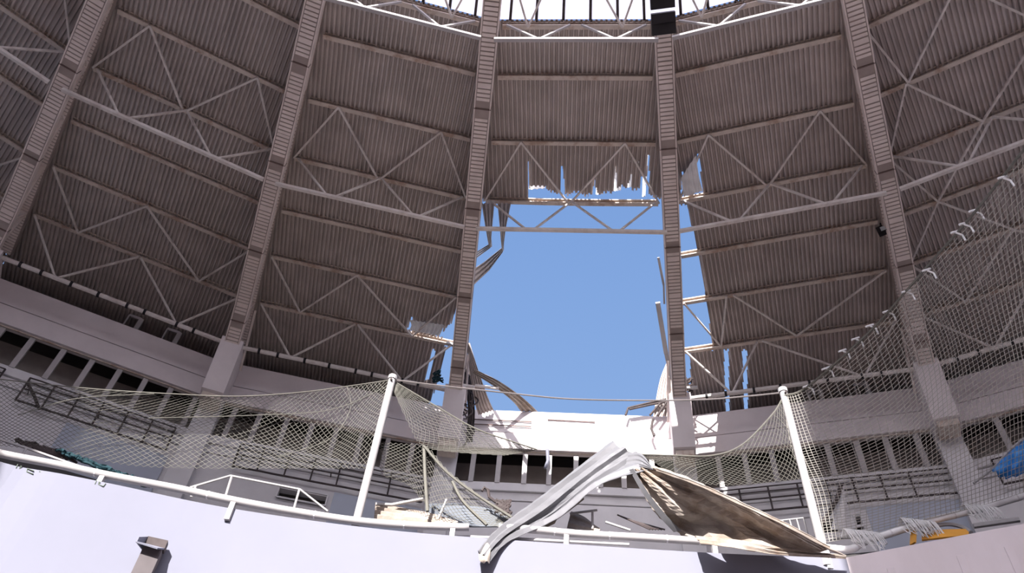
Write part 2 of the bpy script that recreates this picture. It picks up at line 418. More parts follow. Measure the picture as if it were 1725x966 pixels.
wb = wall_strip(bl, 0, BH+EYE, .3, 'wall_front', 'concw', 'curved white rendered barrier wall in full sun along the bottom')
wall_strip(br_, 0, BH+EYE, .3, 'wall_front_right', 'concs', 'stained grey concrete barrier wall at the bottom right')
gb = [o for o in bpy.data.objects if o.name == 'wall_front_right'][0]
for u in (1490, 1605, 1684):
    q0 = ath(u, lerp([(1425, 940), (1717, 884)], u), BH); o_n = (Vector((q0.x, q0.y, 0))-C).normalized()
    b = MB(); b.box(Vector((q0.x, q0.y, 4.9))-o_n*.0, Vector((o_n.y, -o_n.x, 0))*.07, o_n*.03, Vector((0, 0, 4.9))); b.build('cast_rib', 'concs', gb)
b = MB()
for p, q in zip(bl+br_, (bl+br_)[1:]):
    op = (Vector((p.x, p.y, 0))-C).normalized(); oq = (Vector((q.x, q.y, 0))-C).normalized()
    z = BH+EYE-.3
    b.add([Vector((p.x, p.y, z))+op*.25, Vector((q.x, q.y, z))+oq*.25, C+oq*31.8+Vector((0, 0, 12.1+EYE)), C+op*31.8+Vector((0, 0, 12.1+EYE))], [(0, 1, 2, 3)])
struct(b.build('floor', 'deck', solid=.2))['label'] = 'sloping seating tier deck behind the barrier'
b = MB()
bk = [P(24.8, 4.9+k*.5, 0) for k in range(33)]
for p, q in zip(bk, bk[1:]):
    b.add([Vector((p.x, p.y, 0)), Vector((q.x, q.y, 0)), Vector((q.x, q.y, 9)), Vector((p.x, p.y, 9))], [(0, 1, 2, 3)])
struct(b.build('wall_back', 'conc', solid=.3))

# ================================================================== RIBS
LOW = [(16.6, 19.95), (17.76, 19.72), (19.3, 19.5), (21, 19.3), (23.4, 18.8), (26, 18.25), (28.4, 17.7), (29.9, 17.02)]
def low(R): return lerp(LOW, R)
def chord(i, pts, wd, dp, smooth_at=()):     # striped chord: flat plate faces with battens
    a = A0+i*DL; e1 = et(a); b = MB(); P3 = [P(R, i, h) for R, h in pts]
    fr = []
    for k in range(len(P3)):
        d = (P3[min(k+1, len(P3)-1)]-P3[max(k-1, 0)]).normalized(); fr.append((e1, e1.cross(d).normalized()))
    b.sweep([(-wd/2, -dp/2), (wd/2, -dp/2), (wd/2, dp/2), (-wd/2, dp/2)], P3, fr)
    return b, P3, fr
def battens(b, i, pts, wd, dp, skip, pitch=.125):
    a = A0+i*DL; e1 = et(a); L = 0
    for (R0, h0), (R1, h1) in zip(pts, pts[1:]):
        p, q = P(R0, i, h0), P(R1, i, h1); d = (q-p); ln = d.length; d.normalize(); n = e1.cross(d).normalized()
        if n.z > 0: n = -n
        k = 0.
        while k < ln:
            if not any(abs((L+k)-s) < .22 for s in skip):
                c = p+d*k+n*(dp/2+.012); b.box(c, e1*(wd/2-.035), d*(pitch*.34), n*.014)
            k += pitch
        L += ln
RN = {0: 'leftmost roof rib of grey battened steel', 1: 'second roof rib from the left, battened grey steel', 2: 'roof rib at the left edge of the torn opening',
      3: 'roof rib in the middle with black speakers at its top', 4: 'rightmost roof rib, lower end behind the net'}
for i in range(0, 5):
    t = thing('roof_rib', RN[i]+', rising from its wall column', 'roof rib', P(29.9, i, 17.0), 'curved roof ribs')
    Rs = [16.6, 17.76, 19.3, 21, 22.2, 23.4, 24.7, 26, 27.2, 28.4, 29.7]
    if i == 3: Rs = Rs[1:]
    lp = [(R, low(R)) for R in Rs]
    b, _, _ = chord(i, lp, .44, .22); tot = sum((P(a_[0], i, a_[1])-P(b_[0], i, b_[1])).length for a_, b_ in zip(lp, lp[1:]))
    sk = [k for k in (3.4, 6.6, 9.8, 12.6) ]
    nf = len(b.f); battens(b, i, lp, .44, .22, sk); b.build('lower_chord', 'ribshade', t, second=(nf, 'rib'))
    for s in sk:                                  # dark splice joints
        L = 0
        for (R0, h0), (R1, h1) in zip(lp, lp[1:]):
            p, q = P(R0, i, h0), P(R1, i, h1); ln = (q-p).length
            if L <= s < L+ln:
                d = (q-p).normalized(); c = p+d*(s-L); e1 = et(A0+i*DL); n = e1.cross(d)
                bb = MB(); bb.box(c, e1*.245, d*.02, n*.135); bb.build('splice', 'seam', t)
            L += ln
    # flange edges
    for sgn in (-1, 1):
        e1 = et(A0+i*DL); bb = MB()
        for (R0, h0), (R1, h1) in zip(lp, lp[1:]): bb.bar(P(R0, i, h0)+e1*sgn*.225, P(R1, i, h1)+e1*sgn*.225, .035, .27)
        bb.build('flange', 'rib', t)
    upts = [(17.76, 20.07)]+[(RING[k][0], RING[k][1]+.0) for k in range(1, 7)]+[(31.3, 18.55)]
    b, _, _ = chord(i, upts, .44, .2); nf = len(b.f); battens(b, i, upts, .44, .2, []); b.build('upper_chord', 'ribshade', t, second=(nf, 'rib'))
    # web zigzag
    up_n = [RING[k][0] for k in (2, 3, 4, 5, 6)]; lo_n = [20.6, 22.5, 24.5, 26.4, 28.6, 29.6]
    for k in range(5):
        for Rl in (lo_n[k], lo_n[k+1]):
            Ru = up_n[k]; pp = [(Rl, low(Rl)+.08), (Ru, roof_h(Ru)-.3)]
            b, _, _ = chord(i, pp, .36, .07); battens(b, i, pp, .36, .07, [], .12); b.build('web_member', 'rib', t)
    b = MB(); e1 = et(A0+i*DL)                    # side plates of the shallow upper part
    for sgn in (-1, 1):
        pts = [17.8, 19.3, 21.0]; b.grid([[P(R, i, low(R))+e1*sgn*.2 for R in pts], [P(R, i, roof_h(R)-.1)+e1*sgn*.2 for R in pts]])
    b.build('side_plate', 'rib', t, solid=.02)
    if i >= 1:
        sg = 1 if i < 3 else -1; b = MB(); b.bar(P(29.5, i, 18.6)+e1*sg*.28, P(31.2, i, 17.2)+e1*sg*.42, .07, .07); b.build('foot_strut', 'rib', t)

# ================================================================== PURLINS & BRACING
def bayax(i): am = A0+(i+.5)*DL; return er(am), et(am)
def RP(i, k, fr, dh=0.):           # point on the line of ring k
    R, h = RING[k] if not isinstance(k, tuple) else k
    a = P(R, i, h); b = P(R, i+1, h); return a.lerp(b, fr)+Vector((0, 0, dh))
def cpurlin(p, q, e_r, sag=0.):     # open C channel facing the arena centre
    b = MB(); H, D, T, Lp = .20, .13, .012, .045
    prof = [(0, 0), (D, 0), (D, H), (0, H), (0, H-Lp), (T, H-Lp), (T, H-T), (D-T, H-T), (D-T, T), (T, T), (T, Lp), (0, Lp)]
    n = 8; pts = [p.lerp(q, k/n)-Vector((0, 0, sag*math.sin(math.pi*k/n))) for k in range(n+1)]
    b.sweep(prof, pts, [(e_r, Vector((0, 0, 1)))]*(n+1)); return b
ORD = {1: 'first', 2: 'second', 3: 'third', 4: 'fourth', 5: 'fifth', 6: 'sixth'}
HALF = .32
for i in range(-1, 5):
    e_r, e_t = bayax(i)
    for k in range(0, 7):
        if i == 2 and k >= 4: continue
        R, h = RING[k]; p = P(R, i, h)+e_t*HALF; q = P(R, i+1, h)-e_t*HALF
        sag = .05 if (i == 2 and k == 3) else 0
        b = cpurlin(p, q, e_r, sag)
        if k in (0, 3):             # lattice girders: purlin as top chord, tube below
            off = .95 if k == 0 else 1.5; inn = 0
            nm = 'pale zigzag lattice girder under the skylights,' if k == 0 else 'lattice girder with thick bottom bar,'
            t = thing('lattice_girder', nm+' '+BAYNAME[i], 'girder', P(R, i+.5, h-off), 'lattice girders between the ribs')
            b.build('top_chord', 'purlin', t)
            b = MB(); dd = Vector((0, 0, -off)); b.bar(p+dd-e_t*.14, q+dd+e_t*.14, .10, .10); b.build('bottom_chord', 'tube' if k == 0 else 'bar', t)
            nodes = ([(.03, 0), (.26, 1), (.46, 0), (.54, 0), (.76, 1), (.97, 0)] if k == 0 else [(.02, 0), (.25, 1), (.30, 1), (.5, 0), (.5, 0), (.73, 1), (.77, 1), (.98, 0)])
            for (f0, l0), (f1, l1) in zip(nodes, nodes[1:]):
                if l0 == l1: continue
                A = p.lerp(q, f0)+dd*(l0*.98); B = p.lerp(q, f1)+dd*(l1*.98)
                b = MB(); b.bar(A, B, .055, .055); b.build('web_bar', 'tube' if k == 0 else 'bar', t)
        else:
            tag(b.build('purlin', 'purlin'), '%s channel purlin below the skylights, %s' % (ORD[k], BAYNAME[i]), 'purlin', 'roof purlins')
    # eave tube with its struts
    T = (30.0, 17.21)
    def eave(pts_fr, t):
        b = MB(); e0 = P(T[0], i, T[1])+e_t*.35; e1_ = P(T[0], i+1, T[1])-e_t*.35
        b.tube([e0.lerp(e1_, pts_fr[0]), e0.lerp(e1_, pts_fr[1])], .075); b.build('tube', 'bar', t)
        for f in (.08, .17, .30, .42, .55, .63, .78, .86):
            if pts_fr[0] < f < pts_fr[1]:
                c = e0.lerp(e1_, f); bb = MB(); bb.tube([c-e_t*.04, c+e_t*.04], .10, 10); bb.build('clip', 'black', t)
    if i != 2:
        t = thing('eave_tube', 'grey round eave tube with black clips '+BAYNAME[i], 'tube', P(T[0], i+.5, T[1]), 'eave tubes')
        eave((0, 1), t)
    zz = {}
    zz[1] = []
    if i in (4, -1): zz['a'] = [(1, .5, 2, .2), (1, .0, 2, .2), (1, .5, 2, .79)]
    if i != 3 or True:
        zz['b'] = [(3, 0, 2, .22), (2, .22, 3, .48), (3, .5, 2, .78), (2, .78, 3, 1)] if i != 4 else [(3, 0, 2, .19), (2, .19, 3, .46), (3, .46, 2, .8)]
    if i != 2:
        zz['c'] = [(6, .23, 5, 0), (6, .23, 5, .46), (6, .76, 5, .46), (6, .76, 5, 1)]
        if i == 3: zz['c'] = [(6, .21, 5, 0), (6, .21, 5, .25), (5, .25, 6, .21)][:2]+[(5, .27, 6, .52), (6, .54, 5, 1)][:0]+[(5, .28, 6, .54), (6, .54, 5, .97)]
        zz['d'] = [(6, 0, 7, .25), (7, .26, 6, .49), (6, .50, 7, .75), (7, .76, 6, 1)]
        if i == 3: zz['d'] = [(6, .02, 7, .22), (7, .23, 6, .37), (6, .39, 7, .75), (7, .77, 6, 1)]
    if i == 4:
        zz['e'] = [(3, .0, 4, .21), (3, .46, 4, .21), (5, 0, 4, .21), (5, .46, 4, .21)]
    for kk, L_ in zz.items():
        wh = {'a': 'near the skylights', 'b': 'in the upper roof', 'c': 'low on the roof', 'd': 'down to the eave tube', 'e': 'at mid roof'}.get(kk, '')
        for n_, (k0, f0, k1, f1) in enumerate(L_):
            k0 = T if k0 == 7 else k0; k1 = T if k1 == 7 else k1
            f0 = min(max(f0, .05), .95); f1 = min(max(f1, .05), .95)
            A = RP(i, k0, f0, -.03 if k0 != T else .03); B = RP(i, k1, f1, -.03 if k1 != T else .03)
            b = MB(); b.bar(A, B, .055, .055)
            tag(b.build('roof_brace', 'bar'), '%s diagonal brace %s, %s' % (['first', 'second', 'third', 'fourth'][n_], wh, BAYNAME[i]), 'brace', 'diagonal roof braces')

exec_parts = True
# ================================================================== POSTS, CABLES, RAILS
def post(u0, v0, u1, v1, R, label):
    p, q = cyl(u0, v0, R), cyl(u1, v1, R); p.z = min(p.z, q.z)
    q = Vector((p.x*.5+q.x*.5, p.y*.5+q.y*.5, q.z)); p = Vector((q.x, q.y, p.z-.3))
    t = thing('net_post', label, 'post', p, 'white net posts')
    b = MB(); b.tube([p, q], .095, 14); b.build('pole', 'white', t)
    b = MB(); b.tube([q, q+Vector((0, 0, .12))], .12, 12); b.build('cap', 'white', t)
    b = MB(); b.tube([q+Vector((.0, 0, -.1))-er(0)*.16, q+Vector((0, 0, -.1))+er(0)*.14], .03, 8); b.build('hook', 'iron', t)
    return q
top1 = post(600, 884, 660, 640, 24.85, 'white steel post holding the torn net left of the fallen sheet')
top2 = post(1390, 932, 1318, 662, 25.15, 'white steel post standing at the right end of the fallen sheet')
def rope(name, pts, r, m_, label, cat_, n=40, parent=None):
    b = MB(); b.tube(cat(pts, n), r, 5)
    o = b.build(name, m_, parent)
    return o if parent else tag(o, label, cat_)
rope('cable', [top1]+px((740, 650, 24.9), (850, 662, 25), (950, 672, 25.1), (1060, 675, 25.1), (1180, 674, 25.1), (1260, 668, 25.1))+[top2], .022, 'cable', 'thin dark cable strung across the opening between both posts', 'cable')
rope('cable', [top1]+px((580, 652, 24.9), (500, 662, 24.9), (400, 668, 25), (290, 664, 25.2), (150, 655, 25.4), (6, 640, 25.6), (-80, 628, 25.8)), .015, 'rope', 'pale net cable running left from the left post', 'cable')
# handrail on the barrier
def along(pixs, h0):  # points over the barrier line at height
    return [ath(u, v, h0) for u, v in pixs]
RA = px((-60, 748, 25.3), (6, 766, 25.3), (100, 784, 25.2), (190, 803, 25.0), (300, 824, 24.9), (400, 845, 24.75), (500, 863, 24.7), (600, 878, 24.65), (700, 886, 24.6), (790, 889, 24.6))
RB = px((840, 889, 24.6), (900, 893, 24.6), (975, 900, 24.6), (1080, 906, 24.65), (1160, 911, 24.8), (1210, 914, 24.85))
RC = px((1345, 921, 25.1), (1392, 924, 25.15), (1432, 926, 25.2), (1455, 914, 25.4), (1500, 899, 25.6), (1560, 880, 25.8), (1640, 860, 26), (1717, 838, 26.3), (1780, 820, 26.5))
def rail(pts, label, ups, gap=.48, low_rail=True, r=.085, mt='white'):
    t = thing('guard_rail', label, 'railing', pts[len(pts)//2]-Vector((0, 0, gap)), 'white guard rail pieces on the barrier')
    c = cat(pts, 60); b = MB(); b.tube(c, r, 10); b.build('top_rail', mt, t, smooth=True)
    if low_rail:
        b = MB(); b.tube([p-Vector((0, 0, gap*.62)) + er(.2)*.1 for p in cat(pts, 40)], r*.4, 8); b.build('lower_rail', 'white', t)
    for f in ups:
        p = c[int(f*60)]; b = MB(); b.bar(p, p-Vector((0, 0, gap)), .11, .11); b.build('upright', mt, t)
    for f in (.11, .3, .5, .7, .87):
        p = c[int(f*60)]; q = c[min(60, int(f*60)+1)]; d = (q-p).normalized(); b = MB(); b.tube([p-d*.015, p+d*.015], r*1.06, 10); b.build('joint', 'conclow', t)
    return t
rail(RA, 'long white guard rail on the left part of the barrier', (.03, .32, .55, .98), low_rail=False)
rail(RB, 'white double guard rail under the fallen sheet', (.35, .97))
rail(RC, 'white guard rail wrapped in net at the right', (.12,), low_rail=False, r=.08, mt='bright')
b = MB(); b.tube(px((720, 906, 24.75), (790, 905, 24.75), (840, 907, 24.75), (940, 912, 24.7), (1060, 918, 24.7)), .035, 8); b.tube(px((708, 915, 24.75), (708, 905, 24.75)), .03, 8)
tag(b.build('lower_rail', 'white'), 'thin white lower rail just above the barrier top, middle', 'rail')
def wire_rail(name, chains, r, label, R):
    b = MB()
    for ch in chains: b.tube([cyl(u, v, R) for u, v in ch], r, 6)
    return tag(b.build(name, 'white'), label, 'handrail')
wire_rail('stair_handrail', [[(320, 822), (388, 802), (505, 825), (552, 862)], [(390, 804), (380, 836)], [(504, 826), (492, 868)], [(330, 819), (322, 838)]], .028, 'thin white stair handrail rising behind the barrier left of the post', 25.6)
wire_rail('stair_handrail', [[(-20, 735), (6, 743), (44, 755), (120, 782), (190, 803)], [(44, 755), (36, 772)]], .03, 'thin white stair handrail at the far left edge', 25.8)
wire_rail('stair_handrail', [[(960, 866), (1006, 860)], [(998, 861), (998, 892)]], .03, 'short white handrail stub under the fallen sheet', 25.6)
wire_rail('stair_handrail', [[(1020, 880), (1062, 894)]], .03, 'short slanting white rail end under the fallen sheet', 25.4)
b = MB()
g0 = [(1310, 878), (1362, 872)]; 
for a_, c_ in (((1310, 878), (1364, 872)), ((1318, 900), (1372, 905))): b.tube(px((*a_, 26), (*c_, 26)), .02, 6)
for k in range(5):
    u = 1318+k*12; b.tube(px((u, 877-k, 26), (u+8, 902+k*.5, 26)), .016, 6)
tag(b.build('small_gate', 'white'), 'small white barred gate beside the right post', 'gate')
wire_rail('stair_handrail', [[(1395, 909), (1460, 903), (1500, 897)]], .035, 'white slanting handrail right of the right post', 25.9)
wire_rail('stair_handrail', [[(1640, 887), (1717, 876)]], .06, 'thick white rail on the grey barrier at the right edge', 25.9)

# ================================================================== GRILLES, OPENINGS, PANELS ON THE LOWER WALL
def grille(i, f0, f1, fs, label):
    t = MB(); Rg = 31.62
    for h, hh in ((14.5, .035), (14.33, .03), (14.08, .04), (13.63, .05)):
        n = 14
        pts = [V(i, Rg, f0+(f1-f0)*k/n, h+random.uniform(-.008, .008)) for k in range(n+1)]; t.tube(pts, hh*.7, 6)
    for f in [f0, f1]+fs: t.tube([V(i, Rg, f, 14.5), V(i, Rg, f+.002, 13.63)], .03, 6)
    for f in (f0+.02, (f0+f1)/2, f1-.02): t.tube([V(i, Rg, f, 14.08), V(i, 31.9, f, 14.08)], .02, 6)
    return tag(t.build('wall_grille', 'iron'), label, 'grille', 'rusty wall grilles')
grille(0, .36, .91, [.45, .543, .632, .726, .82], 'rusty iron grille low on the wall at the left')
grille(0, .02, .27, [.1, .19], 'rusty iron grille at the far left edge')
grille(1, .17, .925, [.265, .371, .474, .578, .68, .785], 'rusty iron grille on the wall left of the left post')
grille(3, .08, 1.0-.02, [.2, .31, .42, .524, .62, .72, .82], 'rusty iron grille on the wall behind the right post')
grille(4, .105, .5, [.25, .38], 'rusty iron grille at the right edge below the blue tarpaulin')
b = strip_wall(0, 31.80, 11.2, 31.80, 13.55, .05, .55, .93); tag(b.build('wall_panel', 'panel'), 'pale blue-grey wall panel under the left grille', 'panel')
b = strip_wall(3, 31.80, 11.2, 31.80, 13.53, .05, .64, .99); tag(b.build('wall_panel', 'panel'), 'pale blue-grey wall panel under the right grille', 'panel')
b = strip_wall(1, 31.80, 11.2, 31.80, 13.5, .05, .58, .93); tag(b.build('wall_panel', 'panel'), 'pale blue-grey wall panel behind the left post', 'panel')
def lattice(poly_rows, nu, nv, r, name, m_, label, cat_, diag=True, sag=0., parent=None):
    G = patch(poly_rows, 60, 60); b = MB()
    def at(s, t_):
        x = min(max(s, 0), 1)*60; y = min(max(t_, 0), 1)*60; j = min(int(x), 59); i_ = min(int(y), 59); fx, fy = x-j, y-i_
        return G[i_][j].lerp(G[i_][j+1], fx).lerp(G[i_+1][j].lerp(G[i_+1][j+1], fx), fy)
    if diag:
        K = nu+nv
        for sg in (1, -1):
            for k in range(-nv if sg == 1 else 0, nu if sg == 1 else K):
                pts = []; n = nv
                prev = None
                for q in range(n+1):
                    s = (k+q)/nu if sg == 1 else (k-q)/nu; t_ = q/nv
                    if -1e-6 <= s <= 1+1e-6: pts.append(at(s, t_)+Vector((0, 0, sag*math.sin(q*1.7+k))))
                if len(pts) > 1: b.tube(pts, r, 3)
    else:
        for k in range(nu+1): b.tube([at(k/nu, q/nv) for q in range(nv+1)], r, 3)
        for k in range(nv+1): b.tube([at(q/nu, k/nv) for q in range(nu+1)], r, 3)
    o = b.build(name, m_, parent); return o if parent else tag(o, label, cat_)
# openings in the lower wall
for i, f0, f1, h0, h1, lb in ((1, .37, .56, 12.93, 13.32, 'dark netted opening in the wall left of the left post'), (3, .59, .615, 12.9, 13.3, 'small dark opening right of the hanging grey net')):
    t = thing('wall_opening', lb, 'opening', V(i, 31.7, (f0+f1)/2, h0))
    for pts in (((f0, h0), (f1, h0)), ((f0, h1), (f1, h1)), ((f0, h0), (f0, h1)), ((f1, h0), (f1, h1))):
        b = MB(); b.bar(V(i, 31.75, *pts[0]), V(i, 31.75, *pts[1]), .05, .05); b.build('frame_bar', 'conclow', t)
b = strip_wall(3, 31.78, 12.85, 31.78, 13.3, .1, .525, .59); tag(b.build('door_leaf', 'conclow'), 'grey board standing between the two dark openings', 'board')

# ================================================================== NETS
G1 = [px((-60, 628, 25.7), (6, 642, 25.6), (130, 655, 25.4), (290, 664, 25.2), (400, 668, 25), (500, 662, 24.9), (590, 652, 24.9), (657, 640, 24.85)),
      px((-60, 690, 25.9), (6, 705, 25.9), (110, 700, 26), (240, 720, 26), (360, 722, 25.8), (470, 738, 25.6), (560, 740, 25.3), (640, 700, 24.9)),
      px((-60, 742, 26.2), (6, 752, 26.2), (100, 762, 26.2), (220, 785, 26.2), (340, 790, 26), (450, 790, 25.8), (540, 790, 25.4), (622, 790, 24.95))]
t_net = thing('torn_net', 'large pale safety net hanging left of the left post', 'net', cyl(400, 800, 25.5))
lattice(G1, 66, 18, .006, 'mesh', 'rope', '', '', parent=t_net)
rope('rope', px((30, 700, 25.4), (130, 672, 25.3), (260, 664, 25.2)), .011, 'rope', '', '', parent=t_net)
rope('rope', px((250, 705, 25.4), (430, 700, 25.3), (560, 690, 25), (655, 650, 24.9)), .011, 'rope', '', '', parent=t_net)
rope('rope', px((585, 652, 25), (590, 690, 25), (555, 740, 25.1), (470, 770, 25.3)), .011, 'rope', '', '', parent=t_net)
G2 = [px((662, 642, 24.9), (740, 688, 25), (800, 722, 25.1), (862, 744, 25.2), (905, 758, 25.3)),
      px((662, 646, 24.9), (715, 705, 25.1), (765, 740, 25.2), (820, 755, 25.3), (890, 762, 25.4)),
      px((660, 652, 24.9), (690, 720, 25.1), (712, 752, 25.2), (760, 762, 25.3), (850, 768, 25.4))]
t2 = thing('torn_net', 'torn net draped from the left post down to the right', 'net', cyl(780, 760, 25.2))
lattice(G2, 20, 12, .006, 'mesh', 'rope', '', '', parent=t2)
rope('rope', G2[0], .02, 'rope', '', '', parent=t2)
G3 = [px((640, 745, 25.2), (680, 748, 25.2), (718, 752, 25.2), (752, 790, 25.2), (800, 828, 25.2), (860, 872, 25.2)),
      px((640, 770, 25.3), (680, 780, 25.3), (722, 800, 25.3), (755, 830, 25.3), (800, 858, 25.3), (850, 880, 25.3)),
      px((640, 800, 25.4), (690, 820, 25.4), (716, 850, 25.4), (750, 870, 25.4), (790, 882, 25.4), (840, 888, 25.3))]
t3 = thing('torn_net', 'grey net sagging onto the rail between the left post and the fallen sheet', 'net', cyl(760, 880, 25.2))
lattice(G3, 22, 11, .0065, 'mesh', 'rope', '', '', parent=t3)
rope('rope', px((714, 752, 25.1), (752, 795, 25.1), (800, 832, 25.1), (862, 872, 25.1)), .035, 'rope', '', '', parent=t3)
rope('rope', px((714, 752, 25.15), (716, 800, 25.1), (720, 862, 25.1)), .045, 'rope', '', '', parent=t3)
rope('rope', px((762, 812, 25.15), (780, 845, 25.1), (820, 885, 25.0)), .04, 'rope', '', '', parent=t3)
G4 = [px((1075, 766, 25.3), (1140, 768, 25.3), (1200, 768, 25.2), (1250, 750, 25.2), (1300, 700, 25.15), (1318, 672, 25.15)),
      px((1100, 778, 25.4), (1150, 785, 25.4), (1210, 790, 25.4), (1265, 785, 25.3), (1315, 760, 25.2), (1345, 745, 25.15)),
      px((1130, 800, 25.5), (1180, 815, 25.5), (1230, 818, 25.5), (1280, 815, 25.4), (1330, 810, 25.3), (1365, 805, 25.2))]
t4 = thing('torn_net', 'loose white net lying from the fallen sheet up to the right post', 'net', cyl(1230, 810, 25.3))
lattice(G4, 26, 11, .007, 'mesh', 'rope', '', '', parent=t4)
rope('rope', G4[0], .02, 'rope', '', '', parent=t4)
RR = [(1318, 668, 25.1), (1360, 652, 24.8), (1462, 562, 23.6), (1525, 492, 22.6), (1570, 440, 21.9), (1640, 360, 20.8), (1717, 262, 19.5), (1760, 205, 18.8)]
G5 = [px(*RR),
      px((1335, 760, 25.2), (1400, 740, 25.0), (1500, 680, 24.3), (1575, 600, 23.6), (1620, 560, 23), (1680, 520, 22.3), (1740, 480, 21.5), (1790, 470, 21)),
      px((1365, 830, 25.2), (1430, 820, 25.2), (1520, 790, 24.9), (1590, 740, 24.5), (1650, 700, 24.0), (1710, 660, 23.3), (1760, 650, 22.7), (1810, 660, 22.2)),
      px((1385, 915, 25.2), (1440, 905, 25.3), (1520, 885, 25.6), (1600, 866, 25.8), (1660, 850, 26), (1717, 832, 26.2), (1770, 815, 26.4), (1820, 800, 26.5))]
t5 = thing('safety_net', 'large safety net hanging from a slanting rope at the right', 'net', cyl(1600, 860, 25.5))
lattice(G5, 60, 56, .0068, 'mesh', 'rope_pale', '', '', diag=False, parent=t5)
rope('rope', px(*RR), .03, 'rope', '', '', n=60, parent=t5)
for u, v, R in ((1360, 652, 24.8), (1392, 622, 24.4), (1420, 592, 24.1), (1442, 572, 23.8), (1466, 550, 23.5), (1495, 526, 23.1), (1527, 492, 22.6), (1562, 456, 22.), (1610, 392, 21.2), (1624, 378, 21.0), (1641, 356, 20.8), (1690, 300, 19.9)):
    p = cyl(u, v, R); b = MB(); b.tube([p, p+Vector((.12, 0, -.06)), p+Vector((.14, .02, -.22))], .022, 5); b.tube([p-Vector((.12, 0, .04)), p+Vector((.1, 0, .08))], .024, 5); b.build('tie', 'bright', t5)
# net bunched on the right rail
for (u, v, R, lb) in ((1450, 905, 25.3, 'left'), (1545, 886, 25.7, 'middle'), (1650, 862, 26, 'right')):
    p = cyl(u, v, R); b = MB()
    for k in range(22):
        q = p+Vector((k*.035-.38, 0, .05)); a_ = random.uniform(.6, 1.3)
        b.tube(cat([q+Vector((0, .1, -.05)), q+Vector((.02, -.05, .08)), q+Vector((.05, -.13, -.1*a_)), q+Vector((.1+.1*random.random(), -.09, -.3*a_)), q+Vector((.2*random.random(), 0, -.16))], 8), .012, 4)
    tag(b.build('net_bundle', 'bright'), 'bunched grey netting tied round the right rail, %s bundle' % lb, 'netting', 'net bundles on the right rail')
# hanging dark net piece
b = MB(); g = patch([px((1416, 816, 25.9), (1420, 850, 25.9), (1421, 893, 25.9)), px((1408, 838, 25.9), (1410, 860, 25.9), (1400, 893, 25.9)), px((1417, 820, 25.9), (1432, 860, 25.9), (1438, 893, 25.9))], 10, 10)
b.grid(patch([px((1416, 818, 25.9), (1408, 855, 25.95), (1400, 893, 25.9)), px((1418, 818, 25.9), (1420, 855, 25.8), (1418, 893, 25.8)), px((1420, 818, 25.9), (1428, 855, 25.9), (1437, 893, 25.9))], 10, 10))
t6 = thing('folded_net', 'folded grey net hanging in a triangle right of the right post', 'net', cyl(1418, 893, 25.9))
b.build('cloth', 'conclow', t6, solid=.01)
b = MB(); b.tube(px((1417, 816, 25.8), (1410, 842, 25.8), (1395, 868, 25.8), (1380, 890, 25.8)), .05, 6); b.build('edge_rope', 'iron', t6)
# teal net heap at left
b = MB()
for k in range(26):
    u = 95+k*5.4; v = 757+k*2.1; n = []
    for j in range(5): n.append(cyl(u+j*7+random.uniform(-3, 3), v+j*3.4+random.uniform(-4, 3), 26.1+random.uniform(-.1, .1)))
    b.tube(cat(n, 8), .035, 5)
tag(b.build('net_heap', 'teal'), 'heap of dark teal netting lying behind the rail at the left', 'netting')
b = MB()
for k in range(22):
    u = 25+k*3.2; v = 742+k*1.0; b.tube(cat([cyl(u+j*9+random.uniform(-4, 4), v+j*3+random.uniform(-7, 6), 26.2) for j in range(5)], 8), .03, 5)
tag(b.build('net_heap', 'iron'), 'heap of brown netting at the far left behind the rail', 'netting')
b = MB(); b.tube(px((46, 645, 31.2), (58, 668, 31.2), (66, 690, 31.2)), .05, 6)
tag(b.build('loose_bar', 'iron'), 'dark slanting bar crossing the far left grille', 'bar')

# ================================================================== FALLEN AND HANGING SHEETS
t = thing('fallen_roof_sheet', 'big crumpled roof sheet collapsed in a tent shape over the rail', 'roof sheet', cyl(1000, 900, 25))
g = corr([px((806, 934, 24.28), (838, 896, 24.6), (900, 846, 25.1), (965, 795, 25.5), (1028, 745, 25.9)),
          px((812, 938, 24.2), (846, 902, 24.4), (915, 856, 24.8), (985, 803, 25.3), (1048, 757, 25.5)),
          px((818, 944, 24.28), (860, 906, 24.55), (935, 866, 24.95), (1005, 812, 25.25), (1075, 768, 25.5)),
          px((824, 948, 24.2), (858, 912, 24.4), (940, 874, 24.6), (1010, 818, 24.9), (1098, 790, 25.0))], 30, 4, .09, .012)
MB().grid(g).build('left_flap', 'sheet_white', t, solid=.012)
g = corr([px((1060, 764, 25.4), (1078, 764, 25.3), (1090, 775, 25.1), (1098, 791, 24.95)),
          px((1052, 790, 25.2), (1070, 786, 25.1), (1085, 788, 25.0), (1100, 792, 24.9))], 10, 3, .03)
MB().grid(g).build('ridge_fold', 'sheet_white', t, solid=.012)
g = corr([px((1062, 792, 25.0), (1078, 822, 25.25), (1100, 860, 25.5), (1130, 888, 25.8), (1160, 912, 25.9)),
          px((1072, 790, 25.0), (1108, 828, 25.1), (1150, 868, 25.3), (1190, 888, 25.5), (1230, 918, 24.3)),
          px((1082, 789, 25.0), (1135, 826, 24.9), (1185, 856, 25.0), (1240, 885, 24.9), (1300, 925, 24.45)),
          px((1092, 788, 25.0), (1160, 820, 24.7), (1220, 848, 24.5), (1290, 890, 24.5), (1370, 930, 24.7)),
          px((1100, 788, 24.9), (1170, 814, 24.4), (1240, 846, 24.1), (1320, 888, 24.1), (1425, 936, 24.6))], 30, 4, .10, .03)
MB().grid(g).build('right_flap', 'sheet_old', t, solid=.012)
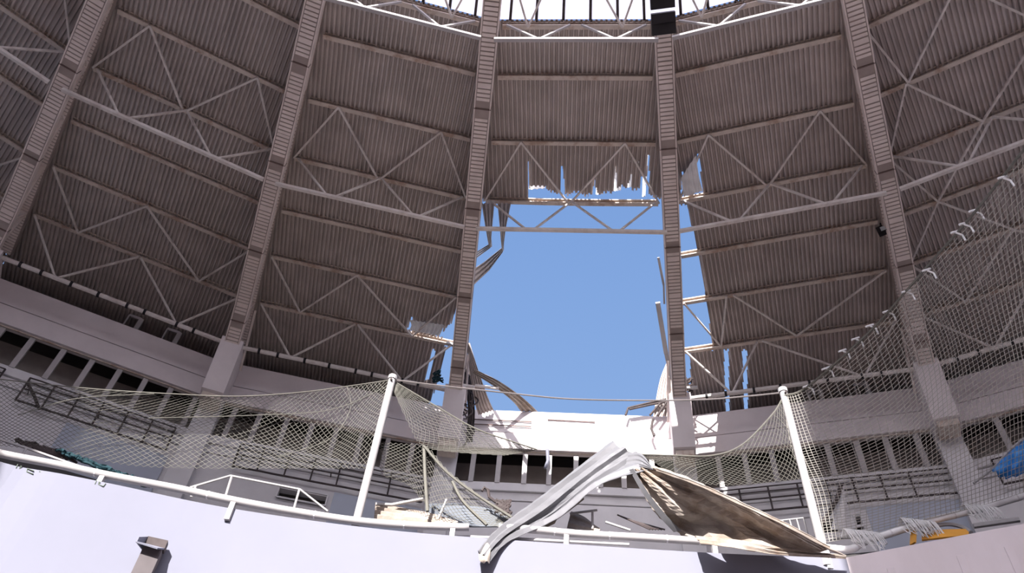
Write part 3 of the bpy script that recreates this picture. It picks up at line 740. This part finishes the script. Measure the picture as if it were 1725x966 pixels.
g = corr([px((1105, 789, 24.8), (1170, 812, 24.3), (1240, 842, 24.05), (1330, 885, 24.0), (1400, 922, 24.4)),
          px((1120, 796, 24.9), (1180, 822, 24.5), (1250, 856, 24.3), (1320, 890, 24.2), (1380, 924, 24.5))], 24, 3, .05, .01)
MB().grid(g).build('curled_edge', 'sheet_old', t, solid=.012)
g = patch([px((1060, 792, 24.95), (1085, 835, 25.2), (1112, 872, 25.5), (1135, 897, 25.75)), px((1067, 790, 24.9), (1093, 832, 25.15), (1122, 868, 25.45), (1148, 895, 25.7))], 16, 2)
MB().grid(g).build('bent_edge_strip', 'sheet_white', t, solid=.012)
g = corr([px((1170, 905, 24.5), (1240, 910, 24.3), (1320, 925, 24.6), (1425, 938, 24.9)), px((1180, 916, 24.15), (1250, 926, 24.05), (1320, 936, 24.55), (1425, 942, 24.85))], 16, 2, .04, .01)
MB().grid(g).build('bottom_edge', 'sheet_old', t, solid=.012)
g = patch([px((806, 932, 24.23), (812, 920, 24.28), (822, 915, 24.28)), px((808, 945, 24.18), (818, 938, 24.13), (826, 925, 24.18)), px((816, 950, 24.18), (820, 946, 24.08), (824, 950, 24.18))], 8, 8)
MB().grid(g).build('crumpled_tip', 'sheet_old', t, solid=.012)
# sheets hanging from the third purlin at the left of the hole
def hang(rows, nu, waves, amp, mt, label, name='hanging_roof_sheet', sharp=False):
    g = corr(rows, nu, waves, amp, .004, sharp); return tag(MB().grid(g).build(name, mt, solid=.01), label, 'roof sheet')
hang([px((811, 342, 23.3), (818, 385, 23.7), (823, 412, 24.6), (803, 424, 26.0), (788, 436, 26.8)), px((833, 342, 23.3), (829, 385, 23.7), (826, 418, 24.7), (806, 433, 26.2), (788, 448, 27.2))], 20, 3, .07, 'tube', 'narrow bent roof sheet hanging beside the left rib, inner one', sharp=True)
hang([px((838, 342, 23.3), (842, 385, 23.7), (845, 418, 24.8), (815, 442, 26.0), (785, 462, 26.8)), px((861, 342, 23.3), (852, 385, 23.7), (847, 425, 25.0), (825, 455, 26.3), (788, 490, 27.4))], 20, 3, .08, 'tube', 'bent roof sheet hanging from the purlin, nearer the opening', sharp=True)
# curled tatters at the torn edge, sunlit look put into their near-white colour
for a_, c_, v0, v1, lb in ((893, 924, 258, 319, 'leftmost'), (1006, 1022, 270, 328, 'centre'), (1036, 1052, 268, 322, 'right of centre'), (1058, 1077, 272, 316, 'right'), (1084, 1092, 262, 332, 'next to the middle rib')):
    hang([px((a_, v0, 22.0), (a_-1, (v0+v1)/2, 22.9), (a_-2, v1, 23.2)), px((c_, v0, 22.0), (c_-3, (v0+v1)/2, 22.8), (c_-6, v1-2, 23.05))], 8, 3, .03, 'bright', 'pale curled tatter of roof sheet on the torn edge, '+lb, 'torn_sheet_strip')
hang([px((1148, 300, 22.4), (1150, 320, 22.8), (1152, 332, 23.1)), px((1172, 262, 21.9), (1178, 300, 22.5), (1184, 322, 22.9))], 8, 4, .03, 'bright', 'pale torn sheet corner right of the middle rib', 'torn_sheet_strip')
hang([px((690, 540, 28.6), (693, 548, 28.8), (690, 556, 28.9)), px((748, 548, 28.6), (745, 556, 28.8), (740, 566, 28.9))], 8, 8, .04, 'bright', 'bright torn sheet edge by the left rib, low on the roof', 'torn_sheet_strip')
# left end of the parapet
hang([px((786, 580, 29.4), (792, 630, 29.9), (800, 680, 30.8), (806, 700, 31.3)), px((790, 578, 29.3), (806, 625, 29.7), (822, 670, 30.6), (832, 692, 31.3))], 12, 5, .05, 'sheet', 'dark fluted sheet hanging on the parapet beside the left rib')
hang([px((795, 628, 29.6), (830, 650, 29.9), (862, 675, 30.7), (878, 694, 31.3)), px((802, 624, 29.4), (840, 642, 29.8), (880, 670, 30.7), (907, 695, 31.4))], 12, 3, .04, 'sheet_old', 'twisted sheet strip sliding down onto the parapet')
hang([px((780, 585, 30.3), (783, 640, 30.6), (788, 690, 30.9), (785, 740, 31.0)), px((786, 590, 30.3), (795, 640, 30.6), (800, 695, 30.9), (796, 745, 31.0))], 12, 3, .05, 'iron', 'blackened crumpled sheet clinging to the left rib foot')
b = MB()
for k in range(14):
    u = 775+random.uniform(-2, 24); v = random.uniform(600, 730); b.tube(cat([cyl(u+random.uniform(-9, 9), v+j*9, 30.5+random.uniform(-.15, .15)) for j in range(4)], 8), .03, 5)
tag(b.build('debris', 'iron'), 'tangle of dark scrap hanging at the left rib foot', 'debris')
b = MB()
for k in range(8):
    u = 726+random.uniform(0, 26); v = random.uniform(625, 642); b.tube(cat([cyl(u+random.uniform(-8, 8), v+random.uniform(-6, 6), 30.2) for j in range(4)], 8), .03, 5)
tag(b.build('debris', 'teal'), 'small dark scrap heap on the eave tube left of the left rib', 'debris')
# right edge: bent steel, fan shaped sheet
hang([px((1128, 600, 30.6), (1112, 640, 30.9), (1100, 702, 31.3)), px((1130, 610, 30.6), (1126, 650, 30.9), (1124, 702, 31.3))], 12, 4, .05, 'sheet', 'fan-shaped bent sheet on the parapet beside the middle rib')
b = MB(); b.bar(*px((1109, 434, 25.6), (1118, 480, 26.5)), .08, .05); b.bar(*px((1118, 480, 26.5), (1119, 512, 27.2)), .06, .05)
b.bar(*px((1108, 510, 27.2), (1122, 595, 29.4)), .16, .08); b.bar(*px((1122, 595, 29.4), (1132, 640, 30.4)), .14, .08)
tag(b.build('bent_flashing', 'white'), 'long bent pale flashing hanging along the middle rib', 'flashing')
b = MB()
b.bar(*px((1134, 640, 30.3), (1152, 760, 30.9)), .22, .1); b.bar(*px((1124, 620, 30.3), (1140, 768, 30.9)), .14, .1)
tag(b.build('bent_beam', 'purlin'), 'buckled steel channel leaning on the column under the middle rib', 'beam')
b = MB()
for a_ in ([(1054, 700), (1058, 688), (1090, 680), (1122, 673)], [(1060, 690), (1096, 682), (1128, 676)], [(1125, 675), (1108, 700)], [(1095, 700), (1112, 680)], [(1100, 706), (1097, 722), (1102, 735)]): b.tube(px(*[(x, y, 31) for x, y in a_]), .045, 6)
tag(b.build('bent_pipe', 'iron'), 'bent dark pipe projecting over the parapet beside the middle rib', 'pipe')
b = MB()
b.bar(*px((1149, 600, 29.8), (1152, 640, 30)), .14, .08); b.bar(*px((1150, 655, 30), (1175, 653, 30)), .1, .08)
tag(b.build('broken_bracket', 'white'), 'broken white bracket right of the middle rib foot', 'bracket')
b = MB()
for k in range(12):
    u = 1152+random.uniform(-4, 14); v = random.uniform(632, 665); b.tube(cat([cyl(u+random.uniform(-9, 9), v+j*6, 30.1+random.uniform(-.1, .1)) for j in range(4)], 8), .035, 5)
tag(b.build('debris', 'iron'), 'tangle of dark scrap right of the middle rib foot', 'debris')
b = MB(); b.bar(*px((770, 648, 30), (800, 653, 30)), .1, .08); b.bar(*px((800, 650, 30), (840, 655, 30)), .08, .08)
tag(b.build('broken_tube_end', 'bar'), 'broken stub of the eave tube right of the left rib', 'tube')
b = MB(); b.bar(*px((752, 578, 29.3), (768, 582, 29.3)), .1, .1); tag(b.build('purlin_end', 'white'), 'bright purlin end poking out by the left rib', 'purlin end')

# debris on the gangway behind the rail
b0 = hang([px((632, 850, 26.2), (670, 858, 26.2), (720, 868, 26.2), (770, 884, 26.0)), px((630, 876, 25.6), (670, 880, 25.5), (720, 884, 25.4), (770, 890, 25.4))], 12, 4, .08, 'sheet_old', 'stained pile of flattened roof sheets behind the rail left of the fallen sheet')
b = MB(); b.bar(*px((633, 850, 25.9), (660, 851, 25.9)), .07, .05); b.bar(*px((660, 851, 25.9), (712, 841, 25.9)), .07, .05)
tag(b.build('broken_strip', 'white'), 'bright bent metal strip lying on the pile of sheets', 'metal strip')
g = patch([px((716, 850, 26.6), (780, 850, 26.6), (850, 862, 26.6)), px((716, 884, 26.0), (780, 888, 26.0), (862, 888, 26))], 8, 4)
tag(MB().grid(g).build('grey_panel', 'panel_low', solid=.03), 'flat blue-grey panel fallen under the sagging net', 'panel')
b = MB(); b.bar(*px((752, 843, 25.8), (736, 880, 25.8)), .12, .04); tag(b.build('broken_board', 'conclow'), 'short grey board leaning on the fallen blue-grey panel', 'board')
b = MB(); b.tube(px((812, 828, 26), (816, 822, 26), (822, 826, 26), (824, 838, 26), (840, 850, 26), (862, 865, 26)), .04, 6)
for k in range(10): b.tube(cat([cyl(835+random.uniform(-4, 26), 848+random.uniform(-6, 20), 25.9) for j in range(4)], 8), .03, 5)
tag(b.build('cable_tangle', 'iron'), 'curled tangle of brown wire left of the fallen sheet', 'wire')
hang([px((905, 880, 25.6), (940, 852, 25.9), (972, 838, 26.1)), px((925, 885, 25.6), (950, 868, 25.9), (984, 842, 26.1))], 14, 4, .09, 'sheet_old', 'torn brown insulation hanging under the fallen sheet', 'torn_insulation')
hang([px((962, 862, 26), (985, 872, 26), (1010, 892, 25.9)), px((955, 890, 25.6), (980, 894, 25.6), (1010, 896, 25.6))], 8, 2, .03, 'sheet_old', 'flat pale scrap sheet lying behind the rail in the middle', 'scrap_sheet')
b = MB()
for k in range(6): b.tube(px((1040+k*5, 868+k*2, 26), (1095+k*5, 893, 25.8)), .02, 5)
tag(b.build('scrap_bars', 'iron'), 'bundle of dark scrap bars behind the rail under the fallen sheet', 'bars')
b = MB(); b.bar(*px((905, 893, 25.4), (935, 878, 25.5)), .16, .06); tag(b.build('broken_board', 'sheet_old'), 'pale broken board on the rail under the fallen sheet', 'board')

# orange thing, tarpaulin
t = thing('slide', 'orange and white curved play slide part behind the grey barrier', 'slide', cyl(1590, 905, 26))
g = patch([px((1553, 898, 25.9), (1590, 894, 25.9), (1632, 893, 25.9)), px((1553, 911, 25.7), (1590, 907, 25.7), (1632, 904, 25.7))], 10, 3); MB().grid(g).build('orange_board', 'orange', t, solid=.04)
b = MB(); b.tube(cat(px((1552, 897, 25.8), (1575, 887, 25.9), (1600, 884, 26), (1622, 889, 26), (1636, 898, 25.8)), 20), .045, 8); b.build('rim', 'white', t)
b = MB(); b.bar(*px((1539, 896, 25.7), (1538, 917, 25.6)), .15, .04); b.build('orange_post', 'orange', t)
g = patch([px((1672, 790, 26.8), (1695, 768, 26.8), (1720, 746, 26.8), (1745, 730, 26.8)), px((1676, 797, 26.6), (1698, 785, 26.4), (1722, 778, 26.5), (1750, 770, 26.6)), px((1686, 804, 26.7), (1700, 806, 26.6), (1722, 800, 26.7), (1750, 798, 26.8))], 20, 14)
for r_ in range(len(g)):
    for c_ in range(len(g[0])): g[r_][c_] = g[r_][c_]+er(0)*(.05*math.sin(c_*1.1+r_*.6))
tag(MB().grid(g).build('tarpaulin', 'blue', smooth=True, solid=.01), 'crumpled blue tarpaulin snagged in the net at the right edge', 'tarpaulin')
rope('rope', px((1640, 815, 26.8), (1672, 790, 26.8), (1700, 760, 26.8), (1730, 735, 26.8)), .03, 'white', 'white rope holding up the blue tarpaulin', 'rope')

# ================================================================== SMALL FIXTURES
def floodlight(i, R, h, sgn, label):
    a = A0+i*DL; c = P(R, i, h)+et(a)*sgn*.34; t = thing('floodlight', label, 'floodlight', c, 'floodlights on the ribs')
    e1, e2, z = et(a), er(a), Vector((0, 0, 1))
    b = MB(); b.box(c, e1*.15, e2*.10, z*.15); b.build('housing', 'black', t)
    b = MB(); b.box(c-e2*.105-z*.03+e1*.03, e1*.09, e2*.01, z*.09); b.build('lens', 'glass', t)
    b = MB(); b.bar(c-e1*sgn*.30, c, .04, .04); b.build('bracket', 'iron', t)
def floodpx(u, v, R, label):
    c = cyl(u, v, R); t = thing('floodlight', label, 'floodlight', c, 'floodlights on the ribs'); e2 = er(math.atan2(c.x, c.y)); e1 = Vector((e2.y, -e2.x, 0)); z = Vector((0, 0, 1))
    b = MB(); b.box(c, e1*.17, e2*.1, z*.13); b.build('housing', 'black', t)
    b = MB(); b.box(c-e2*.11-z*.04+e1*.03, e1*.09, e2*.012, z*.08); b.build('lens', 'glass', t)
    b = MB(); b.bar(c+z*.1, c+z*.35, .04, .04); b.build('bracket', 'iron', t)
floodpx(101, 208, 26.0, 'small black floodlight fixed to the leftmost rib')
floodpx(1488, 388, 25.6, 'small black floodlight fixed to the rightmost rib')
def vent(u0, v0, u1, v1, h, lb):   # white frames standing on the parapet
    p, q = cyl(u0, v0, 31.9), cyl(u1, v1, 31.9); q.z = p.z = 17.7+EYE-.03; z = Vector((0, 0, h+.35))
    t = thing('vent_frame', lb, 'vent frame', p, 'vent frames on the parapet'); n = er(math.atan2((p-C).x, (p-C).y))
    b = MB(); b.bar(p, p+z, .05, .1, n); b.build('left_post', 'tube', t)
    b = MB(); b.bar(q, q+z, .16, .12, n); b.build('right_post', 'tube', t)
    b = MB(); b.bar(p+z, q+z, .1, .07, n); b.build('head', 'tube', t)
vent(209, 546, 228, 556, .52, 'small grey vent frame on the parapet at the left')
vent(273, 571, 293, 580, .52, 'small grey vent frame on the parapet nearer the second rib')
vent(1368, 684, 1388, 682, .55, 'small grey vent frame on the parapet behind the right post')
vent(1446, 672, 1466, 669, .55, 'small grey vent frame on the parapet nearer the rightmost rib')
# line-array speakers on the middle rib
t = thing('speaker_array', 'stack of black loudspeakers hanging at the top of the middle rib', 'loudspeaker', P(17.2, 3, 19.5))
for k in range(4):
    R = 17.55-k*.62; a = A0+3*DL; c = P(R, 3, 19.62+k*.18); d = (P(R-.6, 3, 19.80+k*.18)-c).normalized(); e1 = et(a); n = e1.cross(d).normalized()
    b = MB(); b.box(c, e1*.31, d*.27, n*.16)
    for s_ in (-.5, 0, .5): b.box(c-n*.17*(1 if n.z > 0 else -1), e1*.26, d*.01, n*.012)
    b.build('speaker_box', 'black', t)
# box spout on the barrier
c = cyl(262, 925, 24.75); rd = er(math.atan2((c-C).x, (c-C).y)); e1 = Vector((rd.y, -rd.x, 0)); z = Vector((0, 0, 1))
t = thing('spout_box', 'small open-topped white metal box on the sunny barrier wall', 'box', c-z*1.)
b = MB(); b.box(c-rd*.14-z*.62, e1*.18, rd*.14, z*.50); b.build('duct', 'duct', t)
b = MB(); b.box(c-rd*.10+z*.03, e1*.20, rd*.10, z*.10); b.build('opening_shade', 'iron', t)  # solid block, shaded inside of the spout put into its dark colour
b = MB(); b.add([c-rd*.2+e1*.2-z*.06, c-rd*.2-e1*.2-z*.06, c-rd*.46-e1*.30-z*.16, c-rd*.46+e1*.12-z*.20], [(0, 1, 2, 3)]); b.build('chute_lip', 'concw', t, solid=.03)
b = MB(); b.add([c-rd*.02-e1*.21+z*.12, c-rd*.2-e1*.21+z*.12, c-rd*.46-e1*.31-z*.05, c-rd*.46-e1*.31-z*.16, c-rd*.02-e1*.21-z*.1], [(0, 1, 2, 3, 4)]); b.build('side_cheek', 'concw', t, solid=.03)
# broken board in the last window of the right bay
g = patch([[V(3, 31.7, .95, 16.0), V(3, 31.7, .965, 15.5), V(3, 31.7, .955, 15.2), V(3, 31.7, .965, 14.75)], [V(3, 31.7, 1.0, 16.0), V(3, 31.7, 1.0, 15.5), V(3, 31.7, 1.0, 15.2), V(3, 31.7, 1.0, 14.75)]], 8, 2)
tag(MB().grid(g).build('broken_board', 'tube', solid=.03), 'jagged pale board filling the last window before the rightmost column', 'board')
b = MB(); b.tube([V(2, 31.6, .425, 15.98, .1), V(2, 31.6, .43, 15.5, .12), V(2, 31.6, .42, 15.2, .1)], .06, 6); tag(b.build('rag', 'concw'), 'white torn rag hanging on a window mullion in the middle', 'rag')
# faded painted marks at the top of the white wall, left
mk = [o for o in bpy.data.objects if o.name == 'wall_front'][0]
b = MB()
for (u0, v0, u1, v1) in ((30, 777, 27, 783), (36, 779, 33, 785), (46, 784, 57, 788), (45, 789, 56, 793), (46, 784, 45, 789), (66, 789, 71, 791), (71, 791, 68, 796), (163, 803, 160, 810), (168, 806, 166, 811), (166, 811, 174, 814), (174, 814, 178, 809)):
    p, q = cyl(u0, v0+7, 24.5), cyl(u1, v1+7, 24.5)
    pts = []
    for u, v in ((u0, v0+6), (u1, v1+6)):
        best = min(bl, key=lambda s: abs(project(Vector((s.x, s.y, s.z)))[0]-u)); pts.append(cyl(u, v, (Vector((best.x, best.y, 0))-C).length-.012))
    b.bar(pts[0], pts[1], .03, .012)
b.build('painted_marks', 'faded', mk)
